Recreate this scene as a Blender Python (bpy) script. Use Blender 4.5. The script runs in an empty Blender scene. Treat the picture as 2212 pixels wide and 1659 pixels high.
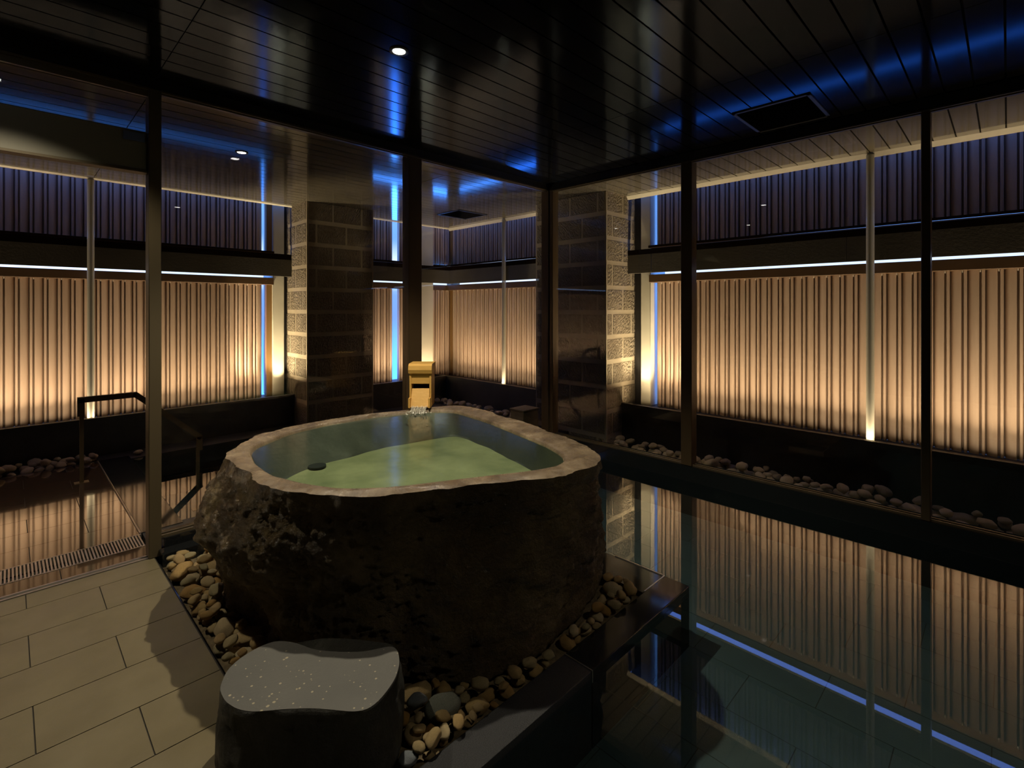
import bpy, bmesh, math, random
from mathutils import Vector, noise, Matrix
random.seed(7)
PI = math.pi
C = bpy.context.scene.collection
S = bpy.context.scene

# ------------------------------------------------------------------ helpers
def link(o):
    C.objects.link(o); return o

def new_obj(name, bm, mat, parent=None, smooth=False, kind=None):
    me = bpy.data.meshes.new(name)
    bmesh.ops.recalc_face_normals(bm, faces=bm.faces)
    bm.to_mesh(me); bm.free()
    if smooth:
        for p in me.polygons: p.use_smooth = True
    mats = mat if isinstance(mat, (list, tuple)) else [mat]
    for m in mats: me.materials.append(m)
    o = link(bpy.data.objects.new(name, me))
    if parent: o.parent = parent
    if kind: o['kind'] = kind
    return o

def empty(name, loc=(0, 0, 0), rz=0):
    o = link(bpy.data.objects.new(name, None))
    o.location = loc; o.rotation_euler = (0, 0, rz); o.empty_display_size = 0.05
    return o

def tag(o, label=None, cat=None, group=None, kind=None):
    if label: o['label'] = label
    if cat: o['category'] = cat
    if group: o['group'] = group
    if kind: o['kind'] = kind
    return o

def box(bm, x0, x1, y0, y1, z0, z1):
    vs = [bm.verts.new((x, y, z)) for z in (z0, z1) for y in (y0, y1) for x in (x0, x1)]
    for f in ((0, 1, 3, 2), (4, 5, 7, 6), (0, 1, 5, 4), (2, 3, 7, 6), (0, 2, 6, 4), (1, 3, 7, 5)):
        bm.faces.new([vs[i] for i in f])
    return vs

def bevel_all(bm, w, seg=1):
    bmesh.ops.bevel(bm, geom=list(bm.edges), offset=w, segments=seg, affect='EDGES', profile=0.6)

def B(*boxes):
    bm = bmesh.new()
    for b in boxes: box(bm, *b)
    return bm

def cyl(bm, p0, p1, r0, r1=None, n=20, cap=True):
    r1 = r0 if r1 is None else r1
    p0, p1 = Vector(p0), Vector(p1)
    d = (p1 - p0).normalized()
    a = d.orthogonal().normalized(); b = d.cross(a)
    A, Bv = [], []
    for i in range(n):
        t = 2 * PI * i / n
        w = a * math.cos(t) + b * math.sin(t)
        A.append(bm.verts.new(p0 + w * r0)); Bv.append(bm.verts.new(p1 + w * r1))
    for i in range(n):
        j = (i + 1) % n
        bm.faces.new((A[i], A[j], Bv[j], Bv[i]))
    if cap:
        bm.faces.new(A[::-1]); bm.faces.new(Bv)

def prism(bm, pts, z0, z1):
    a = [bm.verts.new((x, y, z0)) for x, y in pts]
    b = [bm.verts.new((x, y, z1)) for x, y in pts]
    n = len(pts)
    for i in range(n):
        j = (i + 1) % n
        bm.faces.new((a[i], a[j], b[j], b[i]))
    bm.faces.new(a[::-1]); bm.faces.new(b)

def wedge(prof, a0, a1, axis):
    bm = bmesh.new()
    f = (lambda a, p: (a, p[0], p[1])) if axis == 'x' else (lambda a, p: (p[0], a, p[1]))
    A = [bm.verts.new(f(a0, p)) for p in prof]; Z = [bm.verts.new(f(a1, p)) for p in prof]
    for i in range(len(prof)):
        j = (i + 1) % len(prof); bm.faces.new((A[i], A[j], Z[j], Z[i]))
    bm.faces.new(A[::-1]); bm.faces.new(Z)
    return bm

# ------------------------------------------------------------------ materials
class NT:
    def __init__(self, name):
        self.m = bpy.data.materials.new(name); self.m.use_nodes = True
        self.t = self.m.node_tree; self.t.nodes.clear()
        self.out = self.t.nodes.new('ShaderNodeOutputMaterial')
    def n(self, typ, **kw):
        nd = self.t.nodes.new(typ)
        for k, v in kw.items():
            if k.startswith('i_'):
                key = k[2:]
                key = int(key) if key.isdigit() else key.replace('_', ' ')
                nd.inputs[key].default_value = v
            else: setattr(nd, k, v)
        return nd
    def l(self, a, b): self.t.links.new(a, b)
    def ramp(self, fac, stops):
        r = self.n('ShaderNodeValToRGB')
        el = r.color_ramp.elements
        while len(el) < len(stops): el.new(0.5)
        for e, (p, c) in zip(el, stops):
            e.position = p; e.color = (*c, 1) if len(c) == 3 else c
        self.l(fac, r.inputs[0]); return r.outputs[0]
    def noise(self, scale, detail=4, rough=0.55, coord='Object', mapscale=None, dist=0):
        tc = self.n('ShaderNodeTexCoord'); src = tc.outputs[coord]
        if mapscale:
            mp = self.n('ShaderNodeMapping'); mp.inputs['Scale'].default_value = mapscale
            self.l(src, mp.inputs[0]); src = mp.outputs[0]
        nz = self.n('ShaderNodeTexNoise'); nz.inputs['Scale'].default_value = scale
        nz.inputs['Detail'].default_value = detail; nz.inputs['Roughness'].default_value = rough
        nz.inputs['Distortion'].default_value = dist
        self.l(src, nz.inputs['Vector']); return nz.outputs['Fac']

def pmat(name, col, rough=0.5, col2=None, nscale=8, bump=0, bscale=60, metal=0, ior=1.5, spec=None, rough2=None, coord='Object', mapscale=None, stops=(0.3, 0.7), coat=0):
    N = NT(name)
    p = N.n('ShaderNodeBsdfPrincipled')
    p.inputs['Roughness'].default_value = rough; p.inputs['Metallic'].default_value = metal; p.inputs['IOR'].default_value = ior
    p.inputs['Coat Weight'].default_value = coat
    p.inputs['Coat Roughness'].default_value = 0.08
    if spec is not None: p.inputs['Specular IOR Level'].default_value = spec
    p.inputs['Base Color'].default_value = (*col, 1)
    if col2 is not None:
        f = N.noise(nscale, coord=coord, mapscale=mapscale)
        N.l(N.ramp(f, [(stops[0], col), (stops[1], col2)]), p.inputs['Base Color'])
    if rough2 is not None:
        f = N.noise(nscale * 0.7, detail=5, coord=coord)
        N.l(N.ramp(f, [(0.35, (rough,) * 3), (0.65, (rough2,) * 3)]), p.inputs['Roughness'])
    if bump:
        f = N.noise(bscale, detail=5, rough=0.65, coord=coord)
        b = N.n('ShaderNodeBump'); b.inputs['Strength'].default_value = bump; b.inputs['Distance'].default_value = 0.01
        N.l(f, b.inputs['Height']); N.l(b.outputs[0], p.inputs['Normal'])
    N.l(p.outputs[0], N.out.inputs[0])
    return N.m

def emat(name, col, strength):
    N = NT(name); e = N.n('ShaderNodeEmission'); e.inputs[0].default_value = (*col, 1); e.inputs[1].default_value = strength
    N.l(e.outputs[0], N.out.inputs[0]); return N.m

def thin_glass(name, f0, tint=(1, 1, 1), power=5.0, top=0.9, rough=0.0, bump=0, bscale=6):
    """clear sheet or water skin: mirror grows towards grazing view, the rest passes straight through"""
    N = NT(name)
    lw = N.n('ShaderNodeLayerWeight'); lw.inputs['Blend'].default_value = 0.5
    pw = N.n('ShaderNodeMath', operation='POWER'); pw.inputs[1].default_value = power
    N.l(lw.outputs['Facing'], pw.inputs[0])
    ma = N.n('ShaderNodeMath', operation='MULTIPLY_ADD'); ma.inputs[1].default_value = top; ma.inputs[2].default_value = f0
    N.l(pw.outputs[0], ma.inputs[0])
    tr = N.n('ShaderNodeBsdfTransparent'); tr.inputs[0].default_value = (*tint, 1)
    gl = N.n('ShaderNodeBsdfGlossy'); gl.inputs['Roughness'].default_value = rough; gl.inputs[0].default_value = (1, 1, 1, 1)
    if bump:
        f = N.noise(bscale, detail=2, rough=0.5)
        b = N.n('ShaderNodeBump'); b.inputs['Strength'].default_value = bump; b.inputs['Distance'].default_value = 0.01
        N.l(f, b.inputs['Height']); N.l(b.outputs[0], gl.inputs['Normal']); N.l(b.outputs[0], lw.inputs['Normal'])
    mx = N.n('ShaderNodeMixShader')
    N.l(ma.outputs[0], mx.inputs[0]); N.l(tr.outputs[0], mx.inputs[1]); N.l(gl.outputs[0], mx.inputs[2])
    N.l(mx.outputs[0], N.out.inputs[0]); return N.m

M = {}
M['tile'] = pmat('beige_tile', (0.165, 0.138, 0.080), 0.28, (0.20, 0.168, 0.10), 5, 0.10, 220, rough2=0.5)
M['wet_tile'] = pmat('wet_tile', (0.055, 0.034, 0.02), 0.03, (0.075, 0.046, 0.03), 5, 0.0, rough2=0.05, ior=1.6, coat=1.0)
M['grout'] = pmat('grout', (0.03, 0.026, 0.02), 0.8)
M['pool_tile'] = pmat('pool_tile', (0.05, 0.068, 0.07), 0.6, (0.07, 0.092, 0.094), 3, 0.15, 120)
def lacquer(name, base, f0, power, col, rough):
    """dark lacquered metal boards: a weak body colour under a reflection, tinted blue in place of dusk light, that grows towards grazing view"""
    N = NT(name)
    lw = N.n('ShaderNodeLayerWeight'); lw.inputs['Blend'].default_value = 0.5
    pw = N.n('ShaderNodeMath', operation='POWER'); pw.inputs[1].default_value = power
    N.l(lw.outputs['Facing'], pw.inputs[0])
    ma = N.n('ShaderNodeMath', operation='MULTIPLY_ADD'); ma.inputs[1].default_value = 0.95; ma.inputs[2].default_value = f0
    N.l(pw.outputs[0], ma.inputs[0])
    df = N.n('ShaderNodeBsdfDiffuse'); df.inputs[0].default_value = (*base, 1)
    gl = N.n('ShaderNodeBsdfGlossy'); gl.inputs['Roughness'].default_value = rough; gl.inputs[0].default_value = (*col, 1)
    mx = N.n('ShaderNodeMixShader')
    N.l(ma.outputs[0], mx.inputs[0]); N.l(df.outputs[0], mx.inputs[1]); N.l(gl.outputs[0], mx.inputs[2])
    N.l(mx.outputs[0], N.out.inputs[0]); return N.m
M['ceil'] = lacquer('ceiling_board', (0.008, 0.0075, 0.007), 0.008, 4.6, (0.50, 0.68, 1.0), 0.12)
M['soffit'] = pmat('soffit_board', (0.105, 0.092, 0.066), 0.12, ior=1.5)
M['black'] = pmat('black_gap', (0.003, 0.003, 0.003), 0.9)
M['granite'] = pmat('flamed_granite', (0.010, 0.011, 0.013), 0.5, (0.045, 0.047, 0.054), 230, 0.5, 260)
M['polished'] = pmat('polished_black_granite', (0.008, 0.009, 0.010), 0.08, (0.016, 0.017, 0.018), 90, ior=1.6)
M['plinth'] = pmat('plinth_stone', (0.022, 0.021, 0.022), 0.5, (0.05, 0.046, 0.042), 4, 0.2, 30)
M['frame'] = pmat('bronze_frame', (0.085, 0.056, 0.025), 0.42, metal=0.2)
M['frame_light'] = pmat('door_frame_bronze', (0.10, 0.078, 0.045), 0.42, metal=0.2)
M['header'] = pmat('header_black', (0.006, 0.005, 0.004), 0.45)
M['concrete'] = pmat('concrete', (0.60, 0.575, 0.45), 0.75, (0.68, 0.65, 0.52), 4, 0.15, 50)
M['beam'] = pmat('beam_concrete', (0.075, 0.068, 0.052), 0.8, (0.095, 0.085, 0.066), 3, 0.2, 40)
M['rail'] = pmat('brown_rail', (0.085, 0.045, 0.016), 0.5, (0.11, 0.058, 0.02), 6)
M['rail_dark'] = pmat('dark_rail', (0.012, 0.007, 0.004), 0.9, spec=0.0)
M['slat'] = pmat('slat_board', (0.47, 0.35, 0.26), 0.36, (0.55, 0.42, 0.32), 3, 0.06, 40, mapscale=(6, 6, 0.5))
M['jamb'] = pmat('jamb', (0.22, 0.12, 0.035), 0.55)
M['pole'] = pmat('painted_steel', (0.42, 0.41, 0.34), 0.45)
M['trimw'] = pmat('eave_trim', (0.55, 0.52, 0.42), 0.5)
M['steel'] = pmat('stainless', (0.55, 0.53, 0.48), 0.28, metal=0.9)
M['screw'] = pmat('screw_white', (0.8, 0.75, 0.65), 0.4)
M['casing'] = pmat('operator_casing', (0.17, 0.16, 0.12), 0.5)
M['handrail'] = pmat('handrail_bronze', (0.085, 0.055, 0.025), 0.42, metal=0.2)
M['wood'] = pmat('hinoki_wood', (0.66, 0.37, 0.085), 0.5, (0.74, 0.44, 0.12), 12, 0.08, 60, mapscale=(1, 1, 6))
M['wood_shade'] = pmat('spout_inside_shade', (0.06, 0.02, 0.01), 0.8)  # shade inside the spout slot, put into a darker colour
M['boxwood'] = pmat('weathered_box', (0.17, 0.13, 0.07), 0.6, (0.22, 0.17, 0.10), 8)
M['dark_wall'] = pmat('dark_wall', (0.014, 0.013, 0.012), 0.6)
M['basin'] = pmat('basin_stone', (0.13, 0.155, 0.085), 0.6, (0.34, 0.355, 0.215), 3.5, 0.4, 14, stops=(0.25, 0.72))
M['basin_wall'] = pmat('basin_wall_shade', (0.035, 0.042, 0.040), 0.5, (0.06, 0.066, 0.058), 5, 0.4, 14)  # shade on the inner wall is put into this darker colour
M['drain'] = pmat('drain_dark', (0.01, 0.015, 0.02), 0.6)
M['lens'] = emat('lamp_lens', (1.0, 0.95, 0.88), 14)
M['lampring'] = pmat('lamp_ring', (0.10, 0.10, 0.10), 0.4)
M['bed'] = pmat('bed_gravel', (0.10, 0.075, 0.04), 0.9, (0.22, 0.165, 0.09), 40, 0.8, 60)
M['led'] = pmat('led_profile', (0.3, 0.3, 0.3), 0.4)
M['vent_dark'] = pmat('vent_dark', (0.002, 0.002, 0.002), 0.9, spec=0.0)
M['vent_frame'] = pmat('vent_frame', (0.05, 0.05, 0.055), 0.35)
M['sign'] = pmat('sign_blue', (0.10, 0.13, 0.25), 0.4)
M['glass'] = thin_glass('window_glass', 0.04, (0.965, 0.97, 0.96), 5.0, 0.75)
M['poolwater'] = thin_glass('pool_water', 0.03, (0.72, 0.86, 0.88), 3.2, 0.95, 0.012, 0.0)
M['bathwater'] = thin_glass('bath_water', 0.02, (0.82, 0.90, 0.80), 4.5, 0.50, 0.14, 0.12, 9)
def stream_mat():
    N = NT('falling_water')
    tr = N.n('ShaderNodeBsdfTransparent'); df = N.n('ShaderNodeBsdfDiffuse'); df.inputs[0].default_value = (0.85, 0.82, 0.70, 1)
    gl = N.n('ShaderNodeBsdfGlossy'); gl.inputs['Roughness'].default_value = 0.15
    f = N.ramp(N.noise(40, detail=3, mapscale=(2.5, 0.6, 0.6)), [(0.40, (0.12,) * 3), (0.62, (0.75,) * 3)])
    m1 = N.n('ShaderNodeMixShader'); m1.inputs[0].default_value = 0.35; N.l(df.outputs[0], m1.inputs[1]); N.l(gl.outputs[0], m1.inputs[2])
    m2 = N.n('ShaderNodeMixShader'); N.l(f, m2.inputs[0]); N.l(tr.outputs[0], m2.inputs[1]); N.l(m1.outputs[0], m2.inputs[2])
    N.l(m2.outputs[0], N.out.inputs[0]); return N.m
M['stream'] = stream_mat()

def rock_mat(name, stops, rough, rough2, bump, scale, bscale):
    N = NT(name)
    p = N.n('ShaderNodeBsdfPrincipled')
    f = N.noise(scale, detail=8, rough=0.65, dist=0.4)
    N.l(N.ramp(f, stops), p.inputs['Base Color'])
    f2 = N.noise(scale * 2.3, detail=4)
    N.l(N.ramp(f2, [(0.35, (rough,) * 3), (0.65, (rough2,) * 3)]), p.inputs['Roughness'])
    f3 = N.noise(bscale, detail=8, rough=0.7)
    b = N.n('ShaderNodeBump'); b.inputs['Strength'].default_value = bump; b.inputs['Distance'].default_value = 0.05
    N.l(f3, b.inputs['Height']); N.l(b.outputs[0], p.inputs['Normal'])
    N.l(p.outputs[0], N.out.inputs[0]); return N.m
M['rock'] = rock_mat('tub_rock', [(0.25, (0.05, 0.040, 0.028)), (0.45, (0.135, 0.095, 0.05)), (0.58, (0.22, 0.165, 0.08)), (0.75, (0.36, 0.27, 0.16))], 0.16, 0.45, 1.0, 3.2, 40)
M['rim'] = rock_mat('tub_rim', [(0.28, (0.075, 0.055, 0.036)), (0.48, (0.17, 0.125, 0.082)), (0.62, (0.25, 0.19, 0.125)), (0.78, (0.36, 0.29, 0.20))], 0.14, 0.45, 0.3, 7, 30)

def step_mat():
    N = NT('step_stone_grey')
    p = N.n('ShaderNodeBsdfPrincipled'); p.inputs['Roughness'].default_value = 0.6
    f = N.noise(3, detail=5)
    base = N.ramp(f, [(0.3, (0.078, 0.078, 0.074)), (0.7, (0.112, 0.109, 0.10))])
    tc = N.n('ShaderNodeTexCoord')
    v = N.n('ShaderNodeTexVoronoi'); v.inputs['Scale'].default_value = 42; N.l(tc.outputs['Object'], v.inputs['Vector'])
    g = N.noise(18, detail=3)
    cmb = N.n('ShaderNodeMath', operation='MULTIPLY_ADD'); cmb.inputs[1].default_value = 0.55
    N.l(g, cmb.inputs[0]); N.l(v.outputs['Distance'], cmb.inputs[2])
    spk = N.ramp(cmb.outputs[0], [(0.37, (1, 1, 1)), (0.43, (0, 0, 0))])
    mx = N.n('ShaderNodeMix', data_type='RGBA'); N.l(spk, mx.inputs['Factor']); N.l(base, mx.inputs['A'])
    mx.inputs['B'].default_value = (0.33, 0.29, 0.20, 1)
    N.l(mx.outputs['Result'], p.inputs['Base Color'])
    b = N.n('ShaderNodeBump'); b.inputs['Strength'].default_value = 0.3; b.inputs['Distance'].default_value = 0.005
    N.l(N.noise(120, detail=5), b.inputs['Height']); N.l(b.outputs[0], p.inputs['Normal'])
    N.l(p.outputs[0], N.out.inputs[0]); return N.m
M['step'] = step_mat()
M['step_side'] = rock_mat('step_rough_side', [(0.3, (0.018, 0.019, 0.017)), (0.6, (0.045, 0.045, 0.036)), (0.8, (0.09, 0.09, 0.075))], 0.4, 0.7, 0.9, 6, 24)

def block_mat():
    N = NT('split_block')
    p = N.n('ShaderNodeBsdfPrincipled'); p.inputs['Roughness'].default_value = 0.85
    f = N.noise(6, detail=5)
    N.l(N.ramp(f, [(0.3, (0.27, 0.215, 0.14)), (0.7, (0.36, 0.295, 0.20))]), p.inputs['Base Color'])
    tc = N.n('ShaderNodeTexCoord'); mp = N.n('ShaderNodeMapping')
    mp.inputs['Rotation'].default_value = (math.radians(28), math.radians(-28), 0)
    N.l(tc.outputs['Object'], mp.inputs[0])
    nz = N.n('ShaderNodeTexNoise'); nz.inputs['Scale'].default_value = 26; nz.inputs['Detail'].default_value = 4
    mp2 = N.n('ShaderNodeMapping'); mp2.inputs['Scale'].default_value = (2.6, 2.6, 0.30); N.l(mp.outputs[0], mp2.inputs[0])
    N.l(mp2.outputs[0], nz.inputs['Vector'])
    b = N.n('ShaderNodeBump'); b.inputs['Strength'].default_value = 1.0; b.inputs['Distance'].default_value = 0.11
    N.l(nz.outputs['Fac'], b.inputs['Height']); N.l(b.outputs[0], p.inputs['Normal'])
    N.l(p.outputs[0], N.out.inputs[0]); return N.m
M['block'] = block_mat()
M['mortar'] = pmat('block_joint', (0.34, 0.28, 0.19), 0.85, (0.38, 0.32, 0.22), 10, 0.2, 60)

def pebble_mat(name, stops):
    N = NT(name)
    p = N.n('ShaderNodeBsdfPrincipled'); p.inputs['Roughness'].default_value = 0.6
    oi = N.n('ShaderNodeObjectInfo')
    base = N.ramp(oi.outputs['Random'], stops)
    f = N.noise(28, detail=6, rough=0.7)
    sp = N.ramp(f, [(0.35, (0.35, 0.33, 0.30)), (0.52, (1, 1, 1)), (0.7, (1.25, 1.2, 1.1))])
    mx = N.n('ShaderNodeMix', data_type='RGBA', blend_type='MULTIPLY'); mx.inputs['Factor'].default_value = 0.8
    N.l(base, mx.inputs['A']); N.l(sp, mx.inputs['B'])
    N.l(mx.outputs['Result'], p.inputs['Base Color'])
    b = N.n('ShaderNodeBump'); b.inputs['Strength'].default_value = 0.7; b.inputs['Distance'].default_value = 0.008
    N.l(N.noise(60, detail=4), b.inputs['Height']); N.l(b.outputs[0], p.inputs['Normal'])
    N.l(p.outputs[0], N.out.inputs[0]); return N.m
M['pebble'] = pebble_mat('river_pebble', [(0.0, (0.62, 0.46, 0.23)), (0.2, (0.54, 0.37, 0.14)), (0.4, (0.66, 0.56, 0.36)), (0.6, (0.50, 0.29, 0.08)), (0.8, (0.60, 0.47, 0.25)), (1.0, (0.44, 0.38, 0.22))])
M['pebble_grey'] = pebble_mat('grey_pebble', [(0.0, (0.24, 0.26, 0.22)), (1.0, (0.28, 0.28, 0.24))])
M['pebble_blue'] = pebble_mat('blue_grey_pebble', [(0.0, (0.24, 0.28, 0.32)), (1.0, (0.30, 0.33, 0.36))])
M['pebble_orange'] = pebble_mat('ochre_pebble', [(0.0, (0.50, 0.27, 0.06)), (1.0, (0.44, 0.25, 0.07))])
M['pebble_out'] = pebble_mat('garden_pebble', [(0.0, (0.62, 0.50, 0.30)), (0.5, (0.72, 0.59, 0.38)), (1.0, (0.54, 0.44, 0.28))])

# ------------------------------------------------------------------ plan (metres; X along the left glass, Y along the right glass)
YG, XG = 3.83, 4.46            # glass planes
ZC, ZS = 2.99, 2.945           # ceiling inside, soffit outside
YF, XF = 7.14, 5.63            # front of the slat boards
YE, XE = 6.93, 5.42            # outer edge of the eaves
XMIN, YMIN = -2.2, -2.6

# ------------------------------------------------------------------ floor
def tiles(bm, x0, x1, y0, y1, z, oy, ox_even, ox_odd, tl=0.6, tw=0.3, gap=0.0022, th=0.012, swap=False):
    r0 = math.floor((y0 - oy) / tw) - 1
    r1 = math.ceil((y1 - oy) / tw) + 1
    for r in range(r0, r1):
        a, b = oy + r * tw, oy + (r + 1) * tw
        a, b = max(a, y0), min(b, y1)
        if b - a < 0.01: continue
        ox = ox_even if r % 2 == 0 else ox_odd
        k0 = math.floor((x0 - ox) / tl) - 1
        k1 = math.ceil((x1 - ox) / tl) + 1
        for k in range(k0, k1):
            c, d = max(ox + k * tl, x0), min(ox + (k + 1) * tl, x1)
            if d - c < 0.01: continue
            if swap: box(bm, a + gap, b - gap, c + gap, d - gap, z - th, z)
            else: box(bm, c + gap, d - gap, a + gap, b - gap, z - th, z)

bm = bmesh.new()
tiles(bm, XMIN, 0.648, YMIN, 3.795, 0.0, 3.613, 0.0705, 0.3635)
fl = new_obj('floor', bm, M['tile'], kind='structure')
tag(fl, 'beige stone floor tiles laid in running bond beside the pebble bed', 'floor')
new_obj('grout', B((XMIN, 0.652, YMIN, 3.80, -0.12, -0.004)), M['grout'], fl)

# threshold, drain and terrace tiles outside the door
bm = bmesh.new()
tiles(bm, XMIN, 0.655, 3.855, 4.02, 0.0, 3.855, 0.22, 0.22)
tiles(bm, XMIN, 0.645, 4.25, 6.58, -0.005, 4.25, 0.10, 0.40)
tf = new_obj('terrace_floor', bm, [M['wet_tile']], kind='structure')
tag(tf, 'wet brown terrace tiles outside the door opening', 'floor')
new_obj('grout', B((XMIN, 0.655, 3.855, 4.02, -0.12, -0.006), (XMIN, 0.655, 4.25, 6.6, -0.12, -0.008)), M['grout'], tf)
new_obj('stone_paving', B((4.32, 5.46, 3.95, 6.9, -0.2, -0.01), (0.66, 4.32, 3.93, 4.33, -0.2, -0.005), (0.66, 4.32, 6.5, 6.9, -0.2, -0.01), (XMIN, 0.66, 6.6, 6.9, -0.2, -0.03)), M['plinth'], tf)

# drain grate
g = empty('drain_grate', (XMIN, 4.02, 0))
tag(g, 'long slotted stainless drain grate across the doorway', 'drain')
new_obj('frame', B((0, 2.85, 0, 0.012, -0.05, 0.002), (0, 2.85, 0.218, 0.23, -0.05, 0.002), (0, 2.85, 0.0, 0.23, -0.09, -0.06)), M['steel'], g)
bm = bmesh.new()
k = 0.008
while k < 2.84:
    box(bm, k, k + 0.0085, 0.012, 0.218, -0.03, 0.001); k += 0.0165
new_obj('grating', bm, M['steel'], g)

# ------------------------------------------------------------------ pool, kerbs
bm = bmesh.new()
tiles(bm, YMIN, 3.8, 0.66, 4.42, -0.34, 2.70, 0.05, 0.35, tl=0.6, tw=0.3, gap=0.002, swap=True)
pf = new_obj('pool_floor', bm, M['pool_tile'], kind='structure')
tag(pf, 'dark slate tiles on the bottom of the indoor pool', 'floor')
new_obj('grout', B((0.6, 4.5, YMIN, 3.8, -0.5, -0.3412)), M['grout'], pf)
pw = new_obj('pool_water', B((0.70, 4.40, YMIN + 0.02, 1.269, -0.034, -0.03), (2.697, 4.40, 1.269, 3.66, -0.034, -0.03)), M['poolwater'], kind='structure')
# keep only the top skin of the water
bm = bmesh.new()
for a, b, c, d in ((0.70, 4.40, YMIN + 0.02, 1.269), (2.697, 4.40, 1.269, 3.66)):
    bm.faces.new([bm.verts.new(p) for p in ((a, c, -0.03), (b, c, -0.03), (b, d, -0.03), (a, d, -0.03))])
pw.data.clear_geometry(); bm.to_mesh(pw.data); bm.free()
tag(pw, 'still dark water of the indoor pool mirroring the slat screen', 'pool water')

def kerb(name, boxes, mat, label):
    bm = B(*boxes); bevel_all(bm, 0.004, 2)
    o = new_obj(name, bm, mat, kind='structure'); tag(o, label, 'kerb'); return o
kerb('trim_1', [(0.66, 1.768, 1.27, 1.42, -0.34, 0.0)], M['granite'], 'rough black granite pool kerb in front of the pebbles')
kerb('trim_2', [(1.774, 2.695, 1.27, 1.42, -0.34, 0.0)], M['polished'], 'wet polished granite kerb at the pool corner')
kerb('trim_3', [(2.455, 2.695, 1.424, 3.66, -0.34, -0.004)], M['polished'], 'wet granite kerb between the stone tub and the pool')
kerb('trim_4', [(0.652, 0.660, 1.43, 3.68, -0.12, -0.003)], M['polished'], 'thin black edge between floor tiles and pebble bed')
tag(new_obj('trim_14', B((1.7675, 1.7745, 1.268, 1.421, -0.05, 0.0015)), M['steel'], kind='structure'), 'thin pale joint strip across the granite kerb', 'trim')
tag(new_obj('trim_15', B((2.47, 2.695, 1.4185, 1.4255, -0.05, 0.0015), (2.6945, 2.700, 1.42, 1.76, -0.05, 0.0015)), M['steel'], kind='structure'), 'thin pale joint strip and water edge glint at the corner of the pool kerb', 'trim')  # second strip stands in for the glint along the water edge
new_obj('pebble_bed_floor', B((0.660, 2.455, 1.42, 3.70, -0.15, -0.035)), M['bed'], kind='structure')
new_obj('pool_wall', B((0.55, 0.66, YMIN, 1.27, -0.5, -0.02), (0.55, 0.66, 1.27, 1.4, -0.5, -0.1)), M['pool_tile'], kind='structure')

# ------------------------------------------------------------------ ceilings of boards
def boards(bm, x0, x1, y0, y1, z, cuts=(), pitch=0.1437, oy=2.023, gap=0.010, th=0.03):
    r0 = math.floor((y0 - oy) / pitch) - 1
    r1 = math.ceil((y1 - oy) / pitch) + 1
    xs = [x0] + sorted(c for c in cuts if x0 < c < x1) + [x1]
    for r in range(r0, r1):
        a, b = max(oy + r * pitch, y0), min(oy + (r + 1) * pitch, y1)
        if b - a < 0.02: continue
        for i in range(len(xs) - 1):
            box(bm, xs[i] + 0.0025, xs[i + 1] - 0.0025, a + gap / 2, b - gap / 2, z, z + th)
bm = bmesh.new()
boards(bm, XMIN, XG, YMIN, YG, ZC, cuts=(0.648, 3.22))
ce = new_obj('ceiling', bm, M['ceil'], kind='structure')
tag(ce, 'glossy black ceiling of long narrow boards', 'ceiling')
new_obj('backing', B((XMIN, XG + 0.05, YMIN, YG + 0.05, ZC + 0.032, ZC + 0.2)), M['black'], ce)
bm = bmesh.new()
boards(bm, XMIN, XE, YG + 0.06, YE, ZS, cuts=(0.648, 3.22))
boards(bm, XG + 0.06, XE, YMIN, YG + 0.06, ZS)
so = new_obj('ceiling_terrace', bm, M['soffit'], kind='structure')
tag(so, 'board lined eaves over the terrace outside the glass', 'ceiling')
new_obj('backing', B((XMIN, XE, YG + 0.05, YE, ZS + 0.032, ZS + 0.25), (XG + 0.05, XE, YMIN, YG + 0.05, ZS + 0.032, ZS + 0.25)), M['black'], so)
tag(new_obj('trim_5', wedge([(YE, ZS), (YE + 0.02, ZS - 0.016), (YE + 0.02, ZS + 0.25), (YE, ZS + 0.25)], XMIN, XE, 'x'), M['trimw'], kind='structure'), 'pale metal edge strip along the left eaves', 'trim')
tag(new_obj('trim_6', wedge([(XE, ZS), (XE + 0.034, ZS - 0.040), (XE + 0.034, ZS + 0.25), (XE, ZS + 0.25)], YMIN, YE + 0.02, 'y'), M['trimw'], kind='structure'), 'pale metal edge strip along the right eaves', 'trim')

# ceiling hatch vent
v = empty('ceiling_vent', (4.03, 1.19, ZC))
tag(v, 'square dark exhaust grille in the glossy ceiling near the right glass', 'vent')
hx, hy = 0.275, 0.255
new_obj('frame', B((-hx, hx, -hy, -hy + 0.022, -0.008, 0.0), (-hx, hx, hy - 0.022, hy, -0.008, 0.0), (-hx, -hx + 0.022, -hy, hy, -0.008, 0), (hx - 0.022, hx, -hy, hy, -0.008, 0)), M['vent_frame'], v)
bm = B((-hx + 0.02, hx - 0.02, -hy + 0.02, hy - 0.02, -0.003, 0.0))
for i in range(14):
    y = -hy + 0.04 + i * 0.034
    box(bm, -hx + 0.022, hx - 0.022, y, y + 0.006, -0.006, -0.002)
new_obj('grille', bm, M['vent_dark'], v)
v2 = empty('ceiling_vent', (4.75, 5.75, ZS))
tag(v2, 'dark exhaust grille in the eaves seen beyond the wooden spout', 'vent')
new_obj('frame', B((-hx, hx, -hy, -hy + 0.022, -0.008, 0.0), (-hx, hx, hy - 0.022, hy, -0.008, 0.0), (-hx, -hx + 0.022, -hy, hy, -0.008, 0), (hx - 0.022, hx, -hy, hy, -0.008, 0)), M['vent_frame'], v2)
new_obj('grille', B((-hx + 0.02, hx - 0.02, -hy + 0.02, hy - 0.02, -0.003, 0.0)), M['vent_dark'], v2)

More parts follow.
